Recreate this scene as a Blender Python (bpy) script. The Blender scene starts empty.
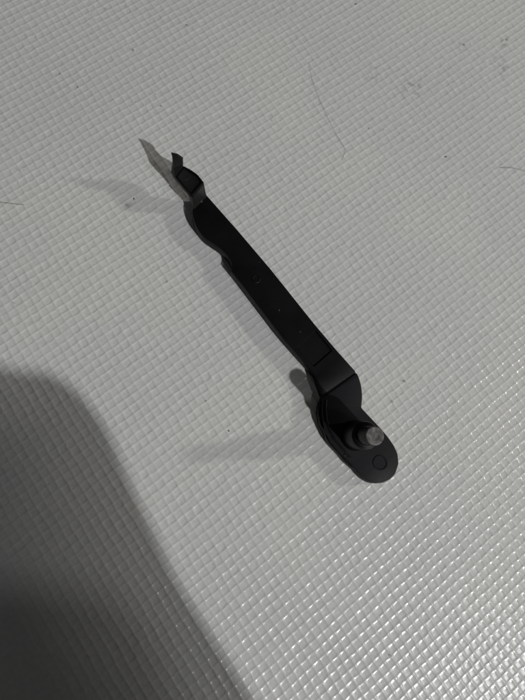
import bpy, bmesh, math, random
import numpy as np
from mathutils import Matrix, Vector

MM = 0.001
scene = bpy.context.scene

# ------------------------------------------------------------------ camera
cam_d = bpy.data.cameras.new('camera')
cam = bpy.data.objects.new('camera', cam_d)
scene.collection.objects.link(cam)
scene.camera = cam
R_ = Vector((0.99451, 0.0, 0.104626)).normalized()
F_ = Vector((0.102382, 0.205968, -0.973188)).normalized()
U_ = R_.cross(F_).normalized()
mw = Matrix((R_, U_, -F_)).transposed().to_4x4()
mw.translation = Vector((-13.3706, -26.8985, 127.0938)) * MM
cam.matrix_world = mw
cam_d.sensor_fit = 'HORIZONTAL'
cam_d.sensor_width = 36.0
cam_d.lens = 37.03
cam_d.clip_start = 0.004
cam_d.clip_end = 20.0
cam_d.dof.use_dof = True
cam_d.dof.focus_distance = 0.126
cam_d.dof.aperture_fstop = 32.0

# ------------------------------------------------------------------ world: dim even room light
world = bpy.data.worlds.new("World")
scene.world = world
world.use_nodes = True
bg = world.node_tree.nodes['Background']
bg.inputs['Color'].default_value = (1.0, 0.99, 0.97, 1)
bg.inputs['Strength'].default_value = 0.052

# ------------------------------------------------------------------ lamps of the room
def lamp(name, az, el, dist, size, power, col):
    az = math.radians(az); el = math.radians(el)
    tgt = Vector((8, 4, 0)) * MM
    dr = Vector((math.cos(az)*math.cos(el), math.sin(az)*math.cos(el), math.sin(el)))
    d = bpy.data.lights.new(name, 'AREA')
    d.shape = 'DISK'; d.size = size; d.energy = power; d.color = col
    o = bpy.data.objects.new(name, d)
    scene.collection.objects.link(o)
    o.location = tgt + dr*dist
    o.rotation_euler = (-dr).to_track_quat('-Z', 'Y').to_euler()
    return o.location.copy()/MM
MAIN = lamp('room_lamp', -50, 42.8, 1.5, 0.034, 15.2, (1.0, 0.995, 0.985))
SIDE = lamp('side_lamp', 4, 27, 1.2, 0.07, 4.3, (1.0, 0.95, 0.88))
lamp('ceiling_lamp', -36, 54, 1.5, 0.12, 1.9, (1.0, 0.98, 0.99))

scene.view_settings.view_transform = 'Standard'
scene.view_settings.look = 'None'
scene.view_settings.exposure = 0.0
scene.view_settings.gamma = 1.0

# ------------------------------------------------------------------ materials
def new_mat(name):
    m = bpy.data.materials.new(name); m.use_nodes = True
    nt = m.node_tree
    return m, nt, nt.nodes, nt.links, nt.nodes['Principled BSDF']

def N(nodes, t, **kw):
    n = nodes.new(t)
    for k, v in kw.items(): setattr(n, k, v)
    return n

def mat_sheet():
    m, nt, ns, ln, b = new_mat('embossed_grey_vinyl')
    tc = N(ns, 'ShaderNodeTexCoord')
    # broad tint drift, slightly warm and green in places
    n1 = N(ns, 'ShaderNodeTexNoise'); n1.inputs['Scale'].default_value = 22; n1.inputs['Detail'].default_value = 3
    ln.new(tc.outputs['Object'], n1.inputs['Vector'])
    r1 = N(ns, 'ShaderNodeValToRGB')
    r1.color_ramp.elements[0].position = .35; r1.color_ramp.elements[0].color = (.475, .488, .485, 1)
    r1.color_ramp.elements[1].position = .68; r1.color_ramp.elements[1].color = (.512, .518, .502, 1)
    ln.new(n1.outputs['Fac'], r1.inputs['Fac'])
    # fine mottling of worn print
    n2 = N(ns, 'ShaderNodeTexNoise'); n2.inputs['Scale'].default_value = 900; n2.inputs['Detail'].default_value = 4
    ln.new(tc.outputs['Object'], n2.inputs['Vector'])
    r2 = N(ns, 'ShaderNodeMapRange'); r2.inputs['From Min'].default_value = .3; r2.inputs['From Max'].default_value = .7
    r2.inputs['To Min'].default_value = .93; r2.inputs['To Max'].default_value = 1.05
    ln.new(n2.outputs['Fac'], r2.inputs['Value'])
    mul = N(ns, 'ShaderNodeMix', data_type='RGBA', blend_type='MULTIPLY'); mul.inputs['Factor'].default_value = 1
    ln.new(r1.outputs['Color'], mul.inputs['A']); ln.new(r2.outputs['Result'], mul.inputs['B'])
    # dirt flecks caught in the grooves, clustered
    n3 = N(ns, 'ShaderNodeTexNoise'); n3.inputs['Scale'].default_value = 620; n3.inputs['Detail'].default_value = 2
    ln.new(tc.outputs['Object'], n3.inputs['Vector'])
    n4 = N(ns, 'ShaderNodeTexNoise'); n4.inputs['Scale'].default_value = 38; n4.inputs['Detail'].default_value = 2
    ln.new(tc.outputs['Object'], n4.inputs['Vector'])
    a1 = N(ns, 'ShaderNodeMapRange'); a1.inputs['From Min'].default_value = .66; a1.inputs['From Max'].default_value = .76
    ln.new(n3.outputs['Fac'], a1.inputs['Value'])
    a2 = N(ns, 'ShaderNodeMapRange'); a2.inputs['From Min'].default_value = .52; a2.inputs['From Max'].default_value = .7
    ln.new(n4.outputs['Fac'], a2.inputs['Value'])
    am = N(ns, 'ShaderNodeMath', operation='MULTIPLY')
    ln.new(a1.outputs['Result'], am.inputs[0]); ln.new(a2.outputs['Result'], am.inputs[1])
    # named smudges: (x, y, radius) in mm
    last = am.outputs[0]
    for (sx, sy, sr, st) in SMUDGES:
        vm = N(ns, 'ShaderNodeVectorMath', operation='DISTANCE')
        vm.inputs[1].default_value = (sx*MM, sy*MM, 0)
        ln.new(tc.outputs['Object'], vm.inputs[0])
        mr = N(ns, 'ShaderNodeMapRange'); mr.inputs['From Min'].default_value = sr*MM; mr.inputs['From Max'].default_value = sr*MM*.2
        mr.inputs['To Min'].default_value = 0; mr.inputs['To Max'].default_value = st
        ln.new(vm.outputs['Value'], mr.inputs['Value'])
        b1 = N(ns, 'ShaderNodeMapRange'); b1.inputs['From Min'].default_value = .5; b1.inputs['From Max'].default_value = .66
        ln.new(n3.outputs['Fac'], b1.inputs['Value'])
        mm_ = N(ns, 'ShaderNodeMath', operation='MULTIPLY')
        ln.new(mr.outputs['Result'], mm_.inputs[0]); ln.new(b1.outputs['Result'], mm_.inputs[1])
        ad = N(ns, 'ShaderNodeMath', operation='MAXIMUM')
        ln.new(last, ad.inputs[0]); ln.new(mm_.outputs[0], ad.inputs[1]); last = ad.outputs[0]
    sc = N(ns, 'ShaderNodeMath', operation='MULTIPLY'); sc.inputs[1].default_value = .6
    ln.new(last, sc.inputs[0])
    dm = N(ns, 'ShaderNodeMix', data_type='RGBA')
    ln.new(sc.outputs[0], dm.inputs['Factor']); ln.new(mul.outputs['Result'], dm.inputs['A'])
    dm.inputs['B'].default_value = (.10, .095, .09, 1)
    ln.new(dm.outputs['Result'], b.inputs['Base Color'])
    rr = N(ns, 'ShaderNodeMapRange'); rr.inputs['To Min'].default_value = .16; rr.inputs['To Max'].default_value = .28
    ln.new(n2.outputs['Fac'], rr.inputs['Value']); ln.new(rr.outputs['Result'], b.inputs['Roughness'])
    b.inputs['Specular IOR Level'].default_value = .5
    bp = N(ns, 'ShaderNodeBump'); bp.inputs['Strength'].default_value = .14; bp.inputs['Distance'].default_value = .00006
    n5 = N(ns, 'ShaderNodeTexNoise'); n5.inputs['Scale'].default_value = 1500; n5.inputs['Detail'].default_value = 3
    ln.new(tc.outputs['Object'], n5.inputs['Vector'])
    ln.new(n5.outputs['Fac'], bp.inputs['Height']); ln.new(bp.outputs['Normal'], b.inputs['Normal'])
    return m

def mat_plastic(name, col, rough, bump=.25, spec=.5):
    m, nt, ns, ln, b = new_mat(name)
    tc = N(ns, 'ShaderNodeTexCoord')
    n = N(ns, 'ShaderNodeTexNoise'); n.inputs['Scale'].default_value = 2600; n.inputs['Detail'].default_value = 3
    ln.new(tc.outputs['Object'], n.inputs['Vector'])
    n2 = N(ns, 'ShaderNodeTexNoise'); n2.inputs['Scale'].default_value = 160; n2.inputs['Detail'].default_value = 4
    ln.new(tc.outputs['Object'], n2.inputs['Vector'])
    mr = N(ns, 'ShaderNodeMapRange'); mr.inputs['To Min'].default_value = rough-.16; mr.inputs['To Max'].default_value = rough+.18
    ln.new(n2.outputs['Fac'], mr.inputs['Value']); ln.new(mr.outputs['Result'], b.inputs['Roughness'])
    bp = N(ns, 'ShaderNodeBump'); bp.inputs['Strength'].default_value = bump; bp.inputs['Distance'].default_value = .00005
    ln.new(n.outputs['Fac'], bp.inputs['Height']); ln.new(bp.outputs['Normal'], b.inputs['Normal'])
    b.inputs['Base Color'].default_value = (*col, 1)
    b.inputs['Specular IOR Level'].default_value = spec
    # pale dust specks lying on the plastic
    v = N(ns, 'ShaderNodeTexVoronoi'); v.inputs['Scale'].default_value = 420
    ln.new(tc.outputs['Object'], v.inputs['Vector'])
    c1 = N(ns, 'ShaderNodeMapRange'); c1.inputs['From Min'].default_value = .10; c1.inputs['From Max'].default_value = .05
    ln.new(v.outputs['Distance'], c1.inputs['Value'])
    wn = N(ns, 'ShaderNodeSeparateColor'); ln.new(v.outputs['Color'], wn.inputs[0])
    gt = N(ns, 'ShaderNodeMath', operation='GREATER_THAN'); gt.inputs[1].default_value = .8
    ln.new(wn.outputs[0], gt.inputs[0])
    mu = N(ns, 'ShaderNodeMath', operation='MULTIPLY'); ln.new(c1.outputs['Result'], mu.inputs[0]); ln.new(gt.outputs[0], mu.inputs[1])
    mx = N(ns, 'ShaderNodeMix', data_type='RGBA'); ln.new(mu.outputs[0], mx.inputs['Factor'])
    mx.inputs['A'].default_value = (*col, 1); mx.inputs['B'].default_value = (.09, .088, .085, 1)
    ln.new(mx.outputs['Result'], b.inputs['Base Color'])
    return m

def mat_scuffed():
    m, nt, ns, ln, b = new_mat('scuffed_plastic_end')
    tc = N(ns, 'ShaderNodeTexCoord')
    n = N(ns, 'ShaderNodeTexNoise'); n.inputs['Scale'].default_value = 700; n.inputs['Detail'].default_value = 6; n.inputs['Distortion'].default_value = .6
    ln.new(tc.outputs['Object'], n.inputs['Vector'])
    r = N(ns, 'ShaderNodeValToRGB')
    r.color_ramp.elements[0].position = .36; r.color_ramp.elements[0].color = (.03, .03, .03, 1)
    r.color_ramp.elements[1].position = .66; r.color_ramp.elements[1].color = (.14, .137, .135, 1)
    ln.new(n.outputs['Fac'], r.inputs['Fac']); ln.new(r.outputs['Color'], b.inputs['Base Color'])
    b.inputs['Roughness'].default_value = .55
    bp = N(ns, 'ShaderNodeBump'); bp.inputs['Strength'].default_value = .7; bp.inputs['Distance'].default_value = .00015
    ln.new(n.outputs['Fac'], bp.inputs['Height']); ln.new(bp.outputs['Normal'], b.inputs['Normal'])
    return m

SMUDGES = [(41.6, 75.5, 4.5, .8), (30.8, 78.4, 3.5, .75), (70.9, 93.1, 3.0, 1.0), (68.6, 84.9, 4.0, .8),
           (-33.7, 36.2, 1.8, .9), (-20.5, 90, 2.2, .8), (57, 91, 3, .6), (-34.6, 80.8, 1.5, .8)]
M_SHEET = mat_sheet()
M_BLACK = mat_plastic('black_plastic', (.0034, .0032, .0034), .42, .3, .15)
M_PLATE = mat_plastic('black_plastic_plate', (.010, .010, .0118), .50, .25, .12)
M_HOOK = mat_plastic('black_plastic_hook', (.006, .006, .006), .42, .3, .32)
M_SCUFF = mat_scuffed()

# ------------------------------------------------------------------ the embossed sheet (real relief)
def build_sheet():
    rs = np.random.RandomState(7)
    P = 2.0
    step = 0.15
    def axis(lo, hi):
        core = np.arange(lo, hi+1e-6, step)
        out_ = [1.0]
        while out_[-1] < 600: out_.append(out_[-1]*1.35+1)
        o = np.array(out_)
        return np.concatenate([(lo-o)[::-1], core, hi+o]), len(o)
    xs, k = axis(-96, 104)
    ys, k2 = axis(-104, 140)
    X, Y = np.meshgrid(xs, ys)
    inner = (X >= -96) & (X <= 104) & (Y >= -104) & (Y <= 140)
    # smooth low frequency noise for warps and wear
    def lf(scale, seed):
        r = np.random.RandomState(seed)
        g = r.rand(64, 64)
        u = (X/scale) % 64; v = (Y/scale) % 64
        iu = np.floor(u).astype(int) % 64; iv = np.floor(v).astype(int) % 64
        fu = u-np.floor(u); fv = v-np.floor(v)
        fu = fu*fu*(3-2*fu); fv = fv*fv*(3-2*fv)
        a = g[iv, iu]; b_ = g[iv, (iu+1) % 64]; c = g[(iv+1) % 64, iu]; d = g[(iv+1) % 64, (iu+1) % 64]
        return (a*(1-fu)+b_*fu)*(1-fv)+(c*(1-fu)+d*fu)*fv - .5
    s = .4209*X + .2793*Y + .13*lf(5, 1) + .12*lf(14, 2) + .12*lf(1.3, 11)
    t = -.3144*X + .4087*Y + .10*lf(5, 3) + .10*lf(14, 4) + .12*lf(1.3, 12)
    ci = np.floor(s).astype(int); cj = np.floor(t).astype(int)
    fs = (s-ci)*2-1; ft = (t-cj)*2-1
    T = rs.rand(512, 512); T2 = rs.rand(512, 512)-.5; T3 = rs.rand(512, 512)-.5
    hi = T[cj % 512, ci % 512]
    amp = .75+.45*hi
    tx = T2[cj % 512, ci % 512]; ty = T3[cj % 512, ci % 512]
    wear = .5+.5*np.clip(lf(9, 5)*2.4+.5, 0, 1)
    q = np.abs(fs)**3.6*(.95+.2*wear) + np.abs(ft)**5.5*.9
    pit = np.clip(1-q, 0, 1)**.8               # rounded square cells
    ps = pt = np.sqrt(pit)
    h = pit*amp + .12*(tx*fs+ty*ft)*pit
    h += .09*lf(.7, 6)
    g = h.copy()                                # soften creases a little, unevenly
    g[1:-1, 1:-1] = (h[1:-1, 1:-1]*2+h[:-2, 1:-1]+h[2:, 1:-1]+h[1:-1, :-2]+h[1:-1, 2:])/6
    h = g
    h = -.135*h - .03 + .05*lf(30, 8)                 # cells are pressed-in dimples between thin ridges
    # keep the sheet level under the part's contact area
    z = np.where(inner, np.minimum(h, 0.0), -.12)
    ny, nx = X.shape
    co = np.stack([X*MM, Y*MM, z*MM], -1).reshape(-1, 3).astype(np.float32)
    idx = np.arange(nx*ny).reshape(ny, nx)
    q = np.stack([idx[:-1, :-1], idx[:-1, 1:], idx[1:, 1:], idx[1:, :-1]], -1).reshape(-1, 4).astype(np.int32)
    me = bpy.data.meshes.new('tabletop')
    me.vertices.add(len(co)); me.vertices.foreach_set('co', co.ravel())
    me.loops.add(q.size); me.loops.foreach_set('vertex_index', q.ravel())
    me.polygons.add(len(q))
    me.polygons.foreach_set('loop_start', np.arange(0, q.size, 4, dtype=np.int32))
    me.polygons.foreach_set('use_smooth', np.ones(len(q), dtype=bool))
    me.update(calc_edges=True)
    me.materials.append(M_SHEET)
    o = bpy.data.objects.new('tabletop', me)
    scene.collection.objects.link(o)
    o['kind'] = 'structure'
    o['label'] = 'light grey embossed vinyl sheet with small raised squares'
    return o
build_sheet()

# ------------------------------------------------------------------ helpers for parts (mm, world axes, relative to ORG)
ORG = Vector((4.0, 5.0, 0.0))
def link(name, bm, mat, parent=None, smooth_ang=35, org=ORG):
    bmesh.ops.recalc_face_normals(bm, faces=bm.faces)
    for v in bm.verts: v.co = (v.co-org)*MM
    me = bpy.data.meshes.new(name); bm.to_mesh(me); bm.free()
    for p in me.polygons: p.use_smooth = abs(p.normal.z) < .995
    me.set_sharp_from_angle(angle=math.radians(smooth_ang))
    me.materials.append(mat)
    o = bpy.data.objects.new(name, me); scene.collection.objects.link(o)
    if parent: o.parent = parent
    return o

def round_pts(pts, r=.6, k=4):
    """fillet every corner of a closed outline; a third number in a point is its own radius"""
    out = []; n = len(pts)
    q = [Vector(p[:2]) for p in pts]
    for i in range(n):
        a, b, c = q[i-1], q[i], q[(i+1) % n]
        ri = pts[i][2] if len(pts[i]) > 2 else r
        d1 = (a-b); d2 = (c-b)
        rr = min(ri, d1.length*.49, d2.length*.49)
        p1 = b+d1.normalized()*rr; p2 = b+d2.normalized()*rr
        for j in range(k+1):
            t = j/k
            out.append((p1*(1-t)**2+b*2*t*(1-t)+p2*t*t))
    o = [out[0]]
    for p in out[1:]:
        if (p-o[-1]).length > .02: o.append(p)
    if (o[0]-o[-1]).length < .02: o.pop()
    return o

def offset(pts, d):
    n = len(pts); out = []
    area = sum(pts[i-1].x*pts[i].y-pts[i].x*pts[i-1].y for i in range(n))
    sg = 1 if area > 0 else -1
    for i in range(n):
        e = (pts[(i+1) % n]-pts[i-1])
        if e.length < 1e-6: out.append(pts[i].copy()); continue
        nn = Vector((e.y, -e.x)).normalized()*sg
        out.append(pts[i]+nn*d)
    return out

def slab(bm, pts, z0, ztop, bev=.18, draft=.08, hole=None, depth=.35):
    """closed outline raised from z0 to ztop (number or function of x, y) with a rounded top rim"""
    zt = ztop if callable(ztop) else (lambda x, y: ztop)
    rings = []
    for dd, dz, base in ((draft-.12, 0, True), (draft, .12, True), (0, -bev, False), (-bev*.3, -bev*.3, False), (-bev, 0, False)):
        o = offset(pts, dd)
        rings.append([bm.verts.new((p.x, p.y, (z0+dz) if base else zt(p.x, p.y)+dz)) for p in o])
    n = len(pts)
    for a, b in zip(rings, rings[1:]):
        for i in range(n):
            bm.faces.new((a[i], a[(i+1) % n], b[(i+1) % n], b[i]))
    bot = bm.faces.new(rings[0][::-1])
    if hole is None:
        top = bm.faces.new(rings[-1]); bmesh.ops.triangulate(bm, faces=[top, bot])
        return
    bmesh.ops.triangulate(bm, faces=[bot])
    zc = zt(0, 0); hr = [[bm.verts.new((p.x, p.y, zc+dz)) for p in offset(hole, dd)] for dd, dz in ((.06, 0), (0, -.06), (-.16, -depth))]
    m = len(hole)
    for a, b in zip(hr, hr[1:]):
        for i in range(m): bm.faces.new((a[i], a[(i+1) % m], b[(i+1) % m], b[i]))
    bm.faces.new(hr[-1])
    bm.edges.ensure_lookup_table()
    es = [bm.edges.get((rings[-1][i], rings[-1][(i+1) % n])) for i in range(n)] + [bm.edges.get((hr[0][i], hr[0][(i+1) % m])) for i in range(m)]
    bmesh.ops.triangle_fill(bm, use_beauty=True, use_dissolve=False, edges=es, normal=(0, 0, 1))

def lathe(bm, prof, c0, c1=None, seg=64):
    """prof: (r, z); the centre slides from c0 (lowest z) to c1 (highest z)"""
    z0 = prof[0][1]; z1 = prof[-1][1]; c1 = c1 or c0
    rings = []
    for r, z in prof:
        t = 0 if z1 == z0 else (z-z0)/(z1-z0)
        cx = c0[0]+(c1[0]-c0[0])*t; cy = c0[1]+(c1[1]-c0[1])*t
        rings.append([bm.verts.new((cx+r*math.cos(2*math.pi*i/seg), cy+r*math.sin(2*math.pi*i/seg), z)) for i in range(seg)])
    for a, b in zip(rings, rings[1:]):
        for i in range(seg):
            bm.faces.new((a[i], a[(i+1) % seg], b[(i+1) % seg], b[i]))
    bm.faces.new(rings[-1]); bm.faces.new(rings[0][::-1])

def V2(l): return [Vector(p) for p in l]

# ------------------------------------------------------------------ the lever
lever = bpy.data.objects.new('plastic_lever', None)
lever.empty_display_size = .01
lever.location = ORG*MM
scene.collection.objects.link(lever)
lever['label'] = 'long black plastic lever with an upright peg and a raised pointed hook'
lever['category'] = 'plastic lever'

Z = 3.4
ARM = [(-14.42, 38.32), (-6.41, 29.11), (1.60, 19.5), (12.35, 5.75), (17.95, -0.95), (21.95, -5.5), (13.75, -11.15), (12.31, -6.58), (4.65, 2.06),
       (-1.56, 10.26), (-5.32, 15.27), (-8.0, 18.6, .15), (-7.75, 20.3, .3), (-8.45, 21.85, .8), (-10.2, 23.94, 2), (-12.46, 25.47, 2), (-14.9, 27.05, 2), (-16.9, 30.09, 2), (-17.68, 33.2, 2), (-17.52, 34.4), (-16.8, 34.92)]
FOOT = [(21.99, -5.69), (22.78, -7.24), (23.22, -9.15), (23.32, -11.52), (22.98, -14.05), (24.97, -16.2), (27.35, -18.74), (29.08, -20.81), (30.42, -22.78),
        (31.23, -24.7), (31.33, -26.92), (30.4, -29.23), (29.08, -30.46), (27.39, -31.19), (25.74, -31.34), (24.23, -31.0), (22.74, -30.11), (21.61, -28.99),
        (20.04, -26.86), (17.55, -24.28), (15.39, -21.79), (14.17, -19.06), (13.66, -15.84), (13.71, -13.28), (13.97, -11.4)]
FLANGE = [(16.5, -11.4), (14.2, -11.2), (13.1, -13.1), (12.85, -15.4), (13.3, -18.0), (14.3, -19.6), (14.75, -21.3), (15.5, -22.6), (16.4, -23.5), (18.0, -25.2),
          (18.8, -26.3), (20.3, -27.6), (21.6, -28.7), (23.2, -28.2), (21, -20), (19, -15)]

# arm with a real recess cut into its top
SLOT = [Vector(p) for p in [(12.5, 4.4), (16.4, -0.5), (11.85, -4.5), (7.6, -0.05)]]
bm = bmesh.new()
arm_pts = round_pts(ARM, .3, 5)
slab(bm, arm_pts, .0, Z, .16, hole=round_pts(SLOT, .25, 2))
arm = link('arm', bm, M_BLACK, lever)
# ejector pin marks
bm = bmesh.new(); lathe(bm, [(1.05, Z-.05), (1.08, Z+.1), (.98, Z+.17), (.84, Z+.17), (.72, Z+.05)], (-1.94, 16.79)); link('ring_mark', bm, M_BLACK, arm)
bm = bmesh.new(); lathe(bm, [(.22, Z-.05), (.20, Z+.1), (.1, Z+.16)], (2.25, 17.1), seg=20); link('stud', bm, M_BLACK, arm)

# hook: riser, raised platform, pointed prong
hook_sec = [  # left point, right point, z
    ((-17.3, 33.9), (-14.0, 37.6), 3.0, .4),
    ((-17.15, 34.5), (-14.25, 38.0), 3.75, .6),
    ((-17.2, 34.75), (-14.45, 38.35), 4.3, .9),
    ((-17.62, 35.05), (-14.85, 38.80), 7.6, 1.2),
    ((-17.90, 35.35), (-15.05, 39.15), 7.55, 1.2),
    ((-18.8, 36.45), (-16.2, 40.9), 7.5, 1.1),
    ((-20.2, 38.25), (-18.1, 42.1), 7.5, 1.1),
    ((-21.80, 39.95), (-19.90, 42.95), 8.1, 1.1),
    ((-21.88, 40.25), (-19.95, 42.85), 8.6, 1.1),
    ((-22.0, 41.05), (-19.85, 42.1), 10.4, 1.1),
    ((-22.15, 41.75), (-19.85, 42.3), 11.2, 1.0),
    ((-22.42, 42.85), (-20.02, 42.15), 12.3, .9),
    ((-22.58, 43.2), (-21.2, 42.92), 12.95, .7),
]
bm = bmesh.new(); rings = []
prev = None
for i, (l, r, z, th) in enumerate(hook_sec):
    L = Vector((*l, z)); Rr = Vector((*r, z))
    a = hook_sec[max(i-1, 0)]; b = hook_sec[min(i+1, len(hook_sec)-1)]
    tan = Vector(((b[0][0]+b[1][0]-a[0][0]-a[1][0])/2, (b[0][1]+b[1][1]-a[0][1]-a[1][1])/2, b[2]-a[2])).normalized()
    side = (Rr-L).normalized(); nrm = side.cross(tan)
    if nrm.z < 0 and abs(nrm.z) > .05: nrm = -nrm
    elif abs(nrm.z) <= .05 and prev is not None and nrm.dot(prev) < 0: nrm = -nrm
    prev = nrm
    w = (Rr-L); e = .1/max(w.length, .1)
    rings.append([bm.verts.new(L-nrm*.1), bm.verts.new(L+w*e), bm.verts.new(Rr-w*e), bm.verts.new(Rr-nrm*.1), bm.verts.new(Rr-nrm*th), bm.verts.new(L-nrm*th)])
for a, b in zip(rings, rings[1:]):
    for i in range(6): bm.faces.new((a[i], a[(i+1) % 6], b[(i+1) % 6], b[i]))
# pointed tip
tip = bm.verts.new((-22.4, 43.32, 13.05)); e = rings[-1]
for i in range(6): bm.faces.new((e[i], e[(i+1) % 6], tip))
bm.faces.new(rings[0][::-1])
hook = link('hook', bm, M_HOOK, lever, 28)
bm = bmesh.new()
slab(bm, round_pts([(-17.72, 35.1), (-14.92, 38.92), (-16.5, 40.95, .5), (-18.2, 42.15, .5), (-19.85, 42.98), (-21.85, 40.0)], .12, 3), 6.5, 8.12, .12, .0,
     hole=round_pts([(-17.75, 35.75), (-15.55, 39.0), (-16.5, 40.6), (-18.2, 41.7), (-19.7, 42.2), (-21.15, 40.0)], .2, 3), depth=.75)
link('open_box', bm, M_BLACK, hook)
bm = bmesh.new(); lathe(bm, [(.75, 7.25), (.75, 7.52), (.68, 7.58), (.55, 7.58), (.5, 7.45)], (-19.4, 40.3), seg=40); link('ring_mark', bm, M_PLATE, hook)

# end plate, its side rib, boss ring
bm = bmesh.new()
foot_pts = round_pts([(22.2, -5.75)] + FOOT[1:-1] + [(13.85, -11.8)], .3, 2)
slab(bm, foot_pts, .0, Z+.05, .2)
plate = link('end_plate', bm, M_PLATE, lever)
bm = bmesh.new(); slab(bm, V2([(21.5, -5.0), (22.0, -5.7), (22.5, -7.4), (14.6, -13.0), (13.95, -11.6), (13.75, -11.0), (14.0, -9.6)]), .0, 3.15, .1, 0)
link('bend', bm, M_BLACK, plate)
bm = bmesh.new(); slab(bm, round_pts(FLANGE, .5, 3), .0, 2.3, .2); rib = link('side_flange', bm, M_BLACK, plate)
# thin raised rim along the outer left edge of the plate
rim_c = [(14.35, -12.6), (14.15, -14.5), (14.3, -17.0), (14.9, -19.3), (16.0, -21.5), (17.9, -23.7), (19.6, -25.6)]
outer = [Vector(p) for p in rim_c]
inner = [Vector((p[0]+.45, p[1]+.3)) for p in rim_c][::-1]
bm = bmesh.new(); slab(bm, outer+inner, Z-.3, Z+.28, .08, .0); link('rim', bm, M_BLACK, plate)
bm = bmesh.new(); lathe(bm, [(1.75, Z-.05), (1.78, Z+.12), (1.68, Z+.2), (1.5, Z+.2), (1.36, Z+.06)], (26.95, -26.7)); link('ring_mark', bm, M_PLATE, plate)
bm = bmesh.new(); lathe(bm, [(.28, Z-.05), (.25, Z+.14), (.12, Z+.2)], (18.6, -25.0), seg=20); link('stud', bm, M_PLATE, plate)

# peg
C0 = (21.2, -20.5); C1 = (21.15, -21.35)
peg = None
bm = bmesh.new(); lathe(bm, [(3.55, Z-.1), (3.5, Z+.35), (3.3, Z+.5), (3.2, Z+.9), (3.12, 11.5), (3.0, 11.85), (2.75, 12.0)], C0, (21.17, -20.95))
collar = link('collar', bm, M_BLACK, lever)
bm = bmesh.new(); lathe(bm, [(2.75, 11.6), (2.7, 12.35), (2.5, 12.5), (2.12, 12.55), (2.06, 13.2), (1.98, 18.1), (1.9, 18.3)], (21.17, -20.95), C1)
peg = link('peg', bm, M_BLACK, lever)
bm = bmesh.new(); lathe(bm, [(1.9, 18.25), (1.88, 18.45), (1.72, 18.55), (1.2, 18.5), (.5, 18.46), (.1, 18.45)], C1, seg=48)
link('peg_end', bm, M_SCUFF, peg)

# ------------------------------------------------------------------ unseen dark slabs added above, outside the frame, outlined to shade the lower left
SL = [(-76, -6.5), (-66, -6.3), (-58.82, -6.89), (-53.44, -7.9), (-47.17, -8.24), (-42.56, -10.9), (-39.2, -15.2), (-36.3, -20.6),
      (-33.1, -27.4), (-21.6, -49.0), (-2.67, -76.01), (13.89, -104.29), (20, -190), (-70, -230), (-95, -130), (-84, -30)]
SL2 = [(-72, -16), (-64, -20), (-56, -34), (-45, -55), (-28, -85), (-18, -120), (-72, -120)]  # second added slab, shaped only to block the side lamp in the deep corner
HZ = 105.0
sp = [Vector(p).lerp(MAIN.xy, HZ/MAIN.z) for p in SL]
ms, nt, ns, ln, b = new_mat('blocker_dark')
nz = N(ns, 'ShaderNodeTexNoise'); nz.inputs['Scale'].default_value = 300
cr = N(ns, 'ShaderNodeValToRGB'); cr.color_ramp.elements[0].color = (.012, .012, .014, 1); cr.color_ramp.elements[1].color = (.03, .028, .028, 1)
ln.new(nz.outputs['Fac'], cr.inputs['Fac']); ln.new(cr.outputs['Color'], b.inputs['Base Color']); b.inputs['Roughness'].default_value = .95
def blocker(pts, z, label):
    bm = bmesh.new()
    slab(bm, pts, z-4, z+4, 3.0, 0)
    base = Vector((pts[0].x, pts[0].y, z))
    o = link('shade_slab', bm, ms, None, 60, base); o.location = base*MM
    o['label'] = label; o['category'] = 'blocker'; o['group'] = 'unseen light blockers over the sheet'
blocker(sp, HZ, 'unseen dark slab added over the near corner of the sheet to shade it')
blocker([Vector(p).lerp(SIDE.xy, 105/SIDE.z) for p in SL2], 105, 'unseen dark slab added right of the sheet to block the side lamp')

# ------------------------------------------------------------------ hairs and crumbs on the sheet
mh, nt, ns, ln, b = new_mat('dark_hair'); b.inputs['Roughness'].default_value = .5
nz = N(ns, 'ShaderNodeTexNoise'); nz.inputs['Scale'].default_value = 500
cr = N(ns, 'ShaderNodeValToRGB'); cr.color_ramp.elements[0].color = (.13, .125, .12, 1); cr.color_ramp.elements[1].color = (.26, .25, .24, 1)
ln.new(nz.outputs['Fac'], cr.inputs['Fac']); ln.new(cr.outputs['Color'], b.inputs['Base Color'])
mc, nt, ns, ln, b = new_mat('dark_crumb'); b.inputs['Roughness'].default_value = .8
nz = N(ns, 'ShaderNodeTexNoise'); nz.inputs['Scale'].default_value = 900
cr = N(ns, 'ShaderNodeValToRGB'); cr.color_ramp.elements[0].color = (.012, .011, .010, 1); cr.color_ramp.elements[1].color = (.06, .055, .05, 1)
ln.new(nz.outputs['Fac'], cr.inputs['Fac']); ln.new(cr.outputs['Color'], b.inputs['Base Color'])

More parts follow.
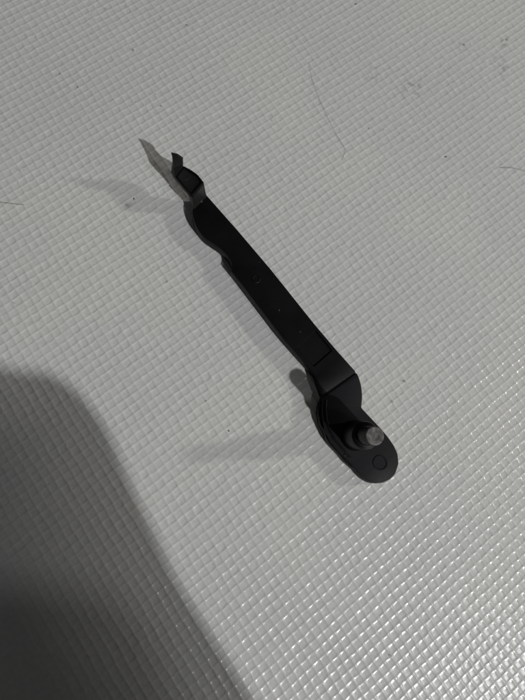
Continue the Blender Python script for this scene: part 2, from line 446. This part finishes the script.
def hair(pts, r, label):
    P_ = [Vector((*p, 0)) for p in pts]
    sm = []
    for i in range(len(P_)-1):
        p0 = P_[max(i-1, 0)]; p1 = P_[i]; p2 = P_[i+1]; p3 = P_[min(i+2, len(P_)-1)]
        for j in range(10):
            t = j/10
            sm.append(.5*((2*p1)+(p2-p0)*t+(2*p0-5*p1+4*p2-p3)*t*t+(3*p1-3*p2+p3-p0)*t**3))
    sm.append(P_[-1])
    bm = bmesh.new(); rings = []
    for i, p in enumerate(sm):
        d = (sm[min(i+1, len(sm)-1)]-sm[max(i-1, 0)]).normalized()
        n_ = Vector((-d.y, d.x, 0))
        z = r+.03*math.sin(i*.7)+.02
        rr = r*(.4 if i in (0, len(sm)-1) else 1)
        rings.append([bm.verts.new(p+n_*rr*math.cos(a)+Vector((0, 0, z+rr*math.sin(a)))) for a in [k*math.pi/3 for k in range(6)]])
    for a, b_ in zip(rings, rings[1:]):
        for k in range(6): bm.faces.new((a[k], a[(k+1) % 6], b_[(k+1) % 6], b_[k]))
    bm.faces.new(rings[-1]); bm.faces.new(rings[0][::-1])
    base = Vector((pts[0][0], pts[0][1], 0))
    o = link('hair', bm, mh, None, 60, base); o.location = base*MM
    o['label'] = label; o['category'] = 'hair'; o['group'] = 'loose hairs on the sheet'
hair([(12.87, 81.31), (13.87, 75.11), (16.21, 68.19), (19.58, 60.25), (21.91, 55.94), (22.13, 54.47), (21.24, 52.06)], .024, 'longest loose hair, curving down the sheet above and right of the lever')
hair([(65.5, 52.45), (68.99, 52.67), (74, 51.7)], .065, 'short dark hair at the right edge of the sheet')
hair([(-66, 35.5), (-61.82, 35.09), (-58.29, 34.89)], .05, 'short straight hair at the left edge of the sheet')

random.seed(4)
CL = ['dark crumb on the sheet right of the long curving hair, near the right edge', 'dark crumb at the very top edge of the sheet', 'dark crumb nearest the top right corner of the sheet',
      'dark crumb in the upper left, second from the top of the sheet', 'dark crumb in the upper left, left of the topmost upper left crumb', 'dark crumb above the pointed hook of the lever',
      'small dark crumb near the left edge, above the hook', 'dark oval crumb below the lever, left of the peg', 'tiny dark crumb left of the lever, above the lower oval crumb',
      'dark flat crumb in the upper right, beside the corner crumb', 'dark crumb left of the hook, lying in its faint shadow', 'small crumb near the left edge, uppermost there',
      'very small crumb left of the long curving hair', 'very small crumb just right of the long curving hair']
for i, (x, y, s) in enumerate([(50.24, 54.81, .5), (26.86, 101.6, .45), (71.6, 93.8, .45), (-20.67, 90, .35), (-34.65, 80.8, .35), (-26.68, 64.6, .35),
                               (-48.03, 68.5, .33), (-7.85, -19.45, .4), (-13.3, -12.5, .26), (58.3, 90.9, .35), (-32.3, 37.9, .45), (-52.8, 72, .3), (2.5, 62.6, .25), (29, 62, .3)]):
    bm = bmesh.new(); bmesh.ops.create_icosphere(bm, subdivisions=2, radius=s*.38)
    st = Matrix.Rotation(random.uniform(0, 3.1), 3, 'Z')
    for v in bm.verts:
        f = random.uniform(.7, 1.2)
        v.co = st @ Vector((v.co.x*f*1.4, v.co.y*f*.8, v.co.z*f*.6))
        v.co += Vector((x, y, s*.2-.03))
    base = Vector((x, y, 0))
    o = link('crumb', bm, mc, None, 30, base); o.location = base*MM
    o['label'] = CL[i]; o['category'] = 'crumb'; o['group'] = 'dirt crumbs on the sheet'
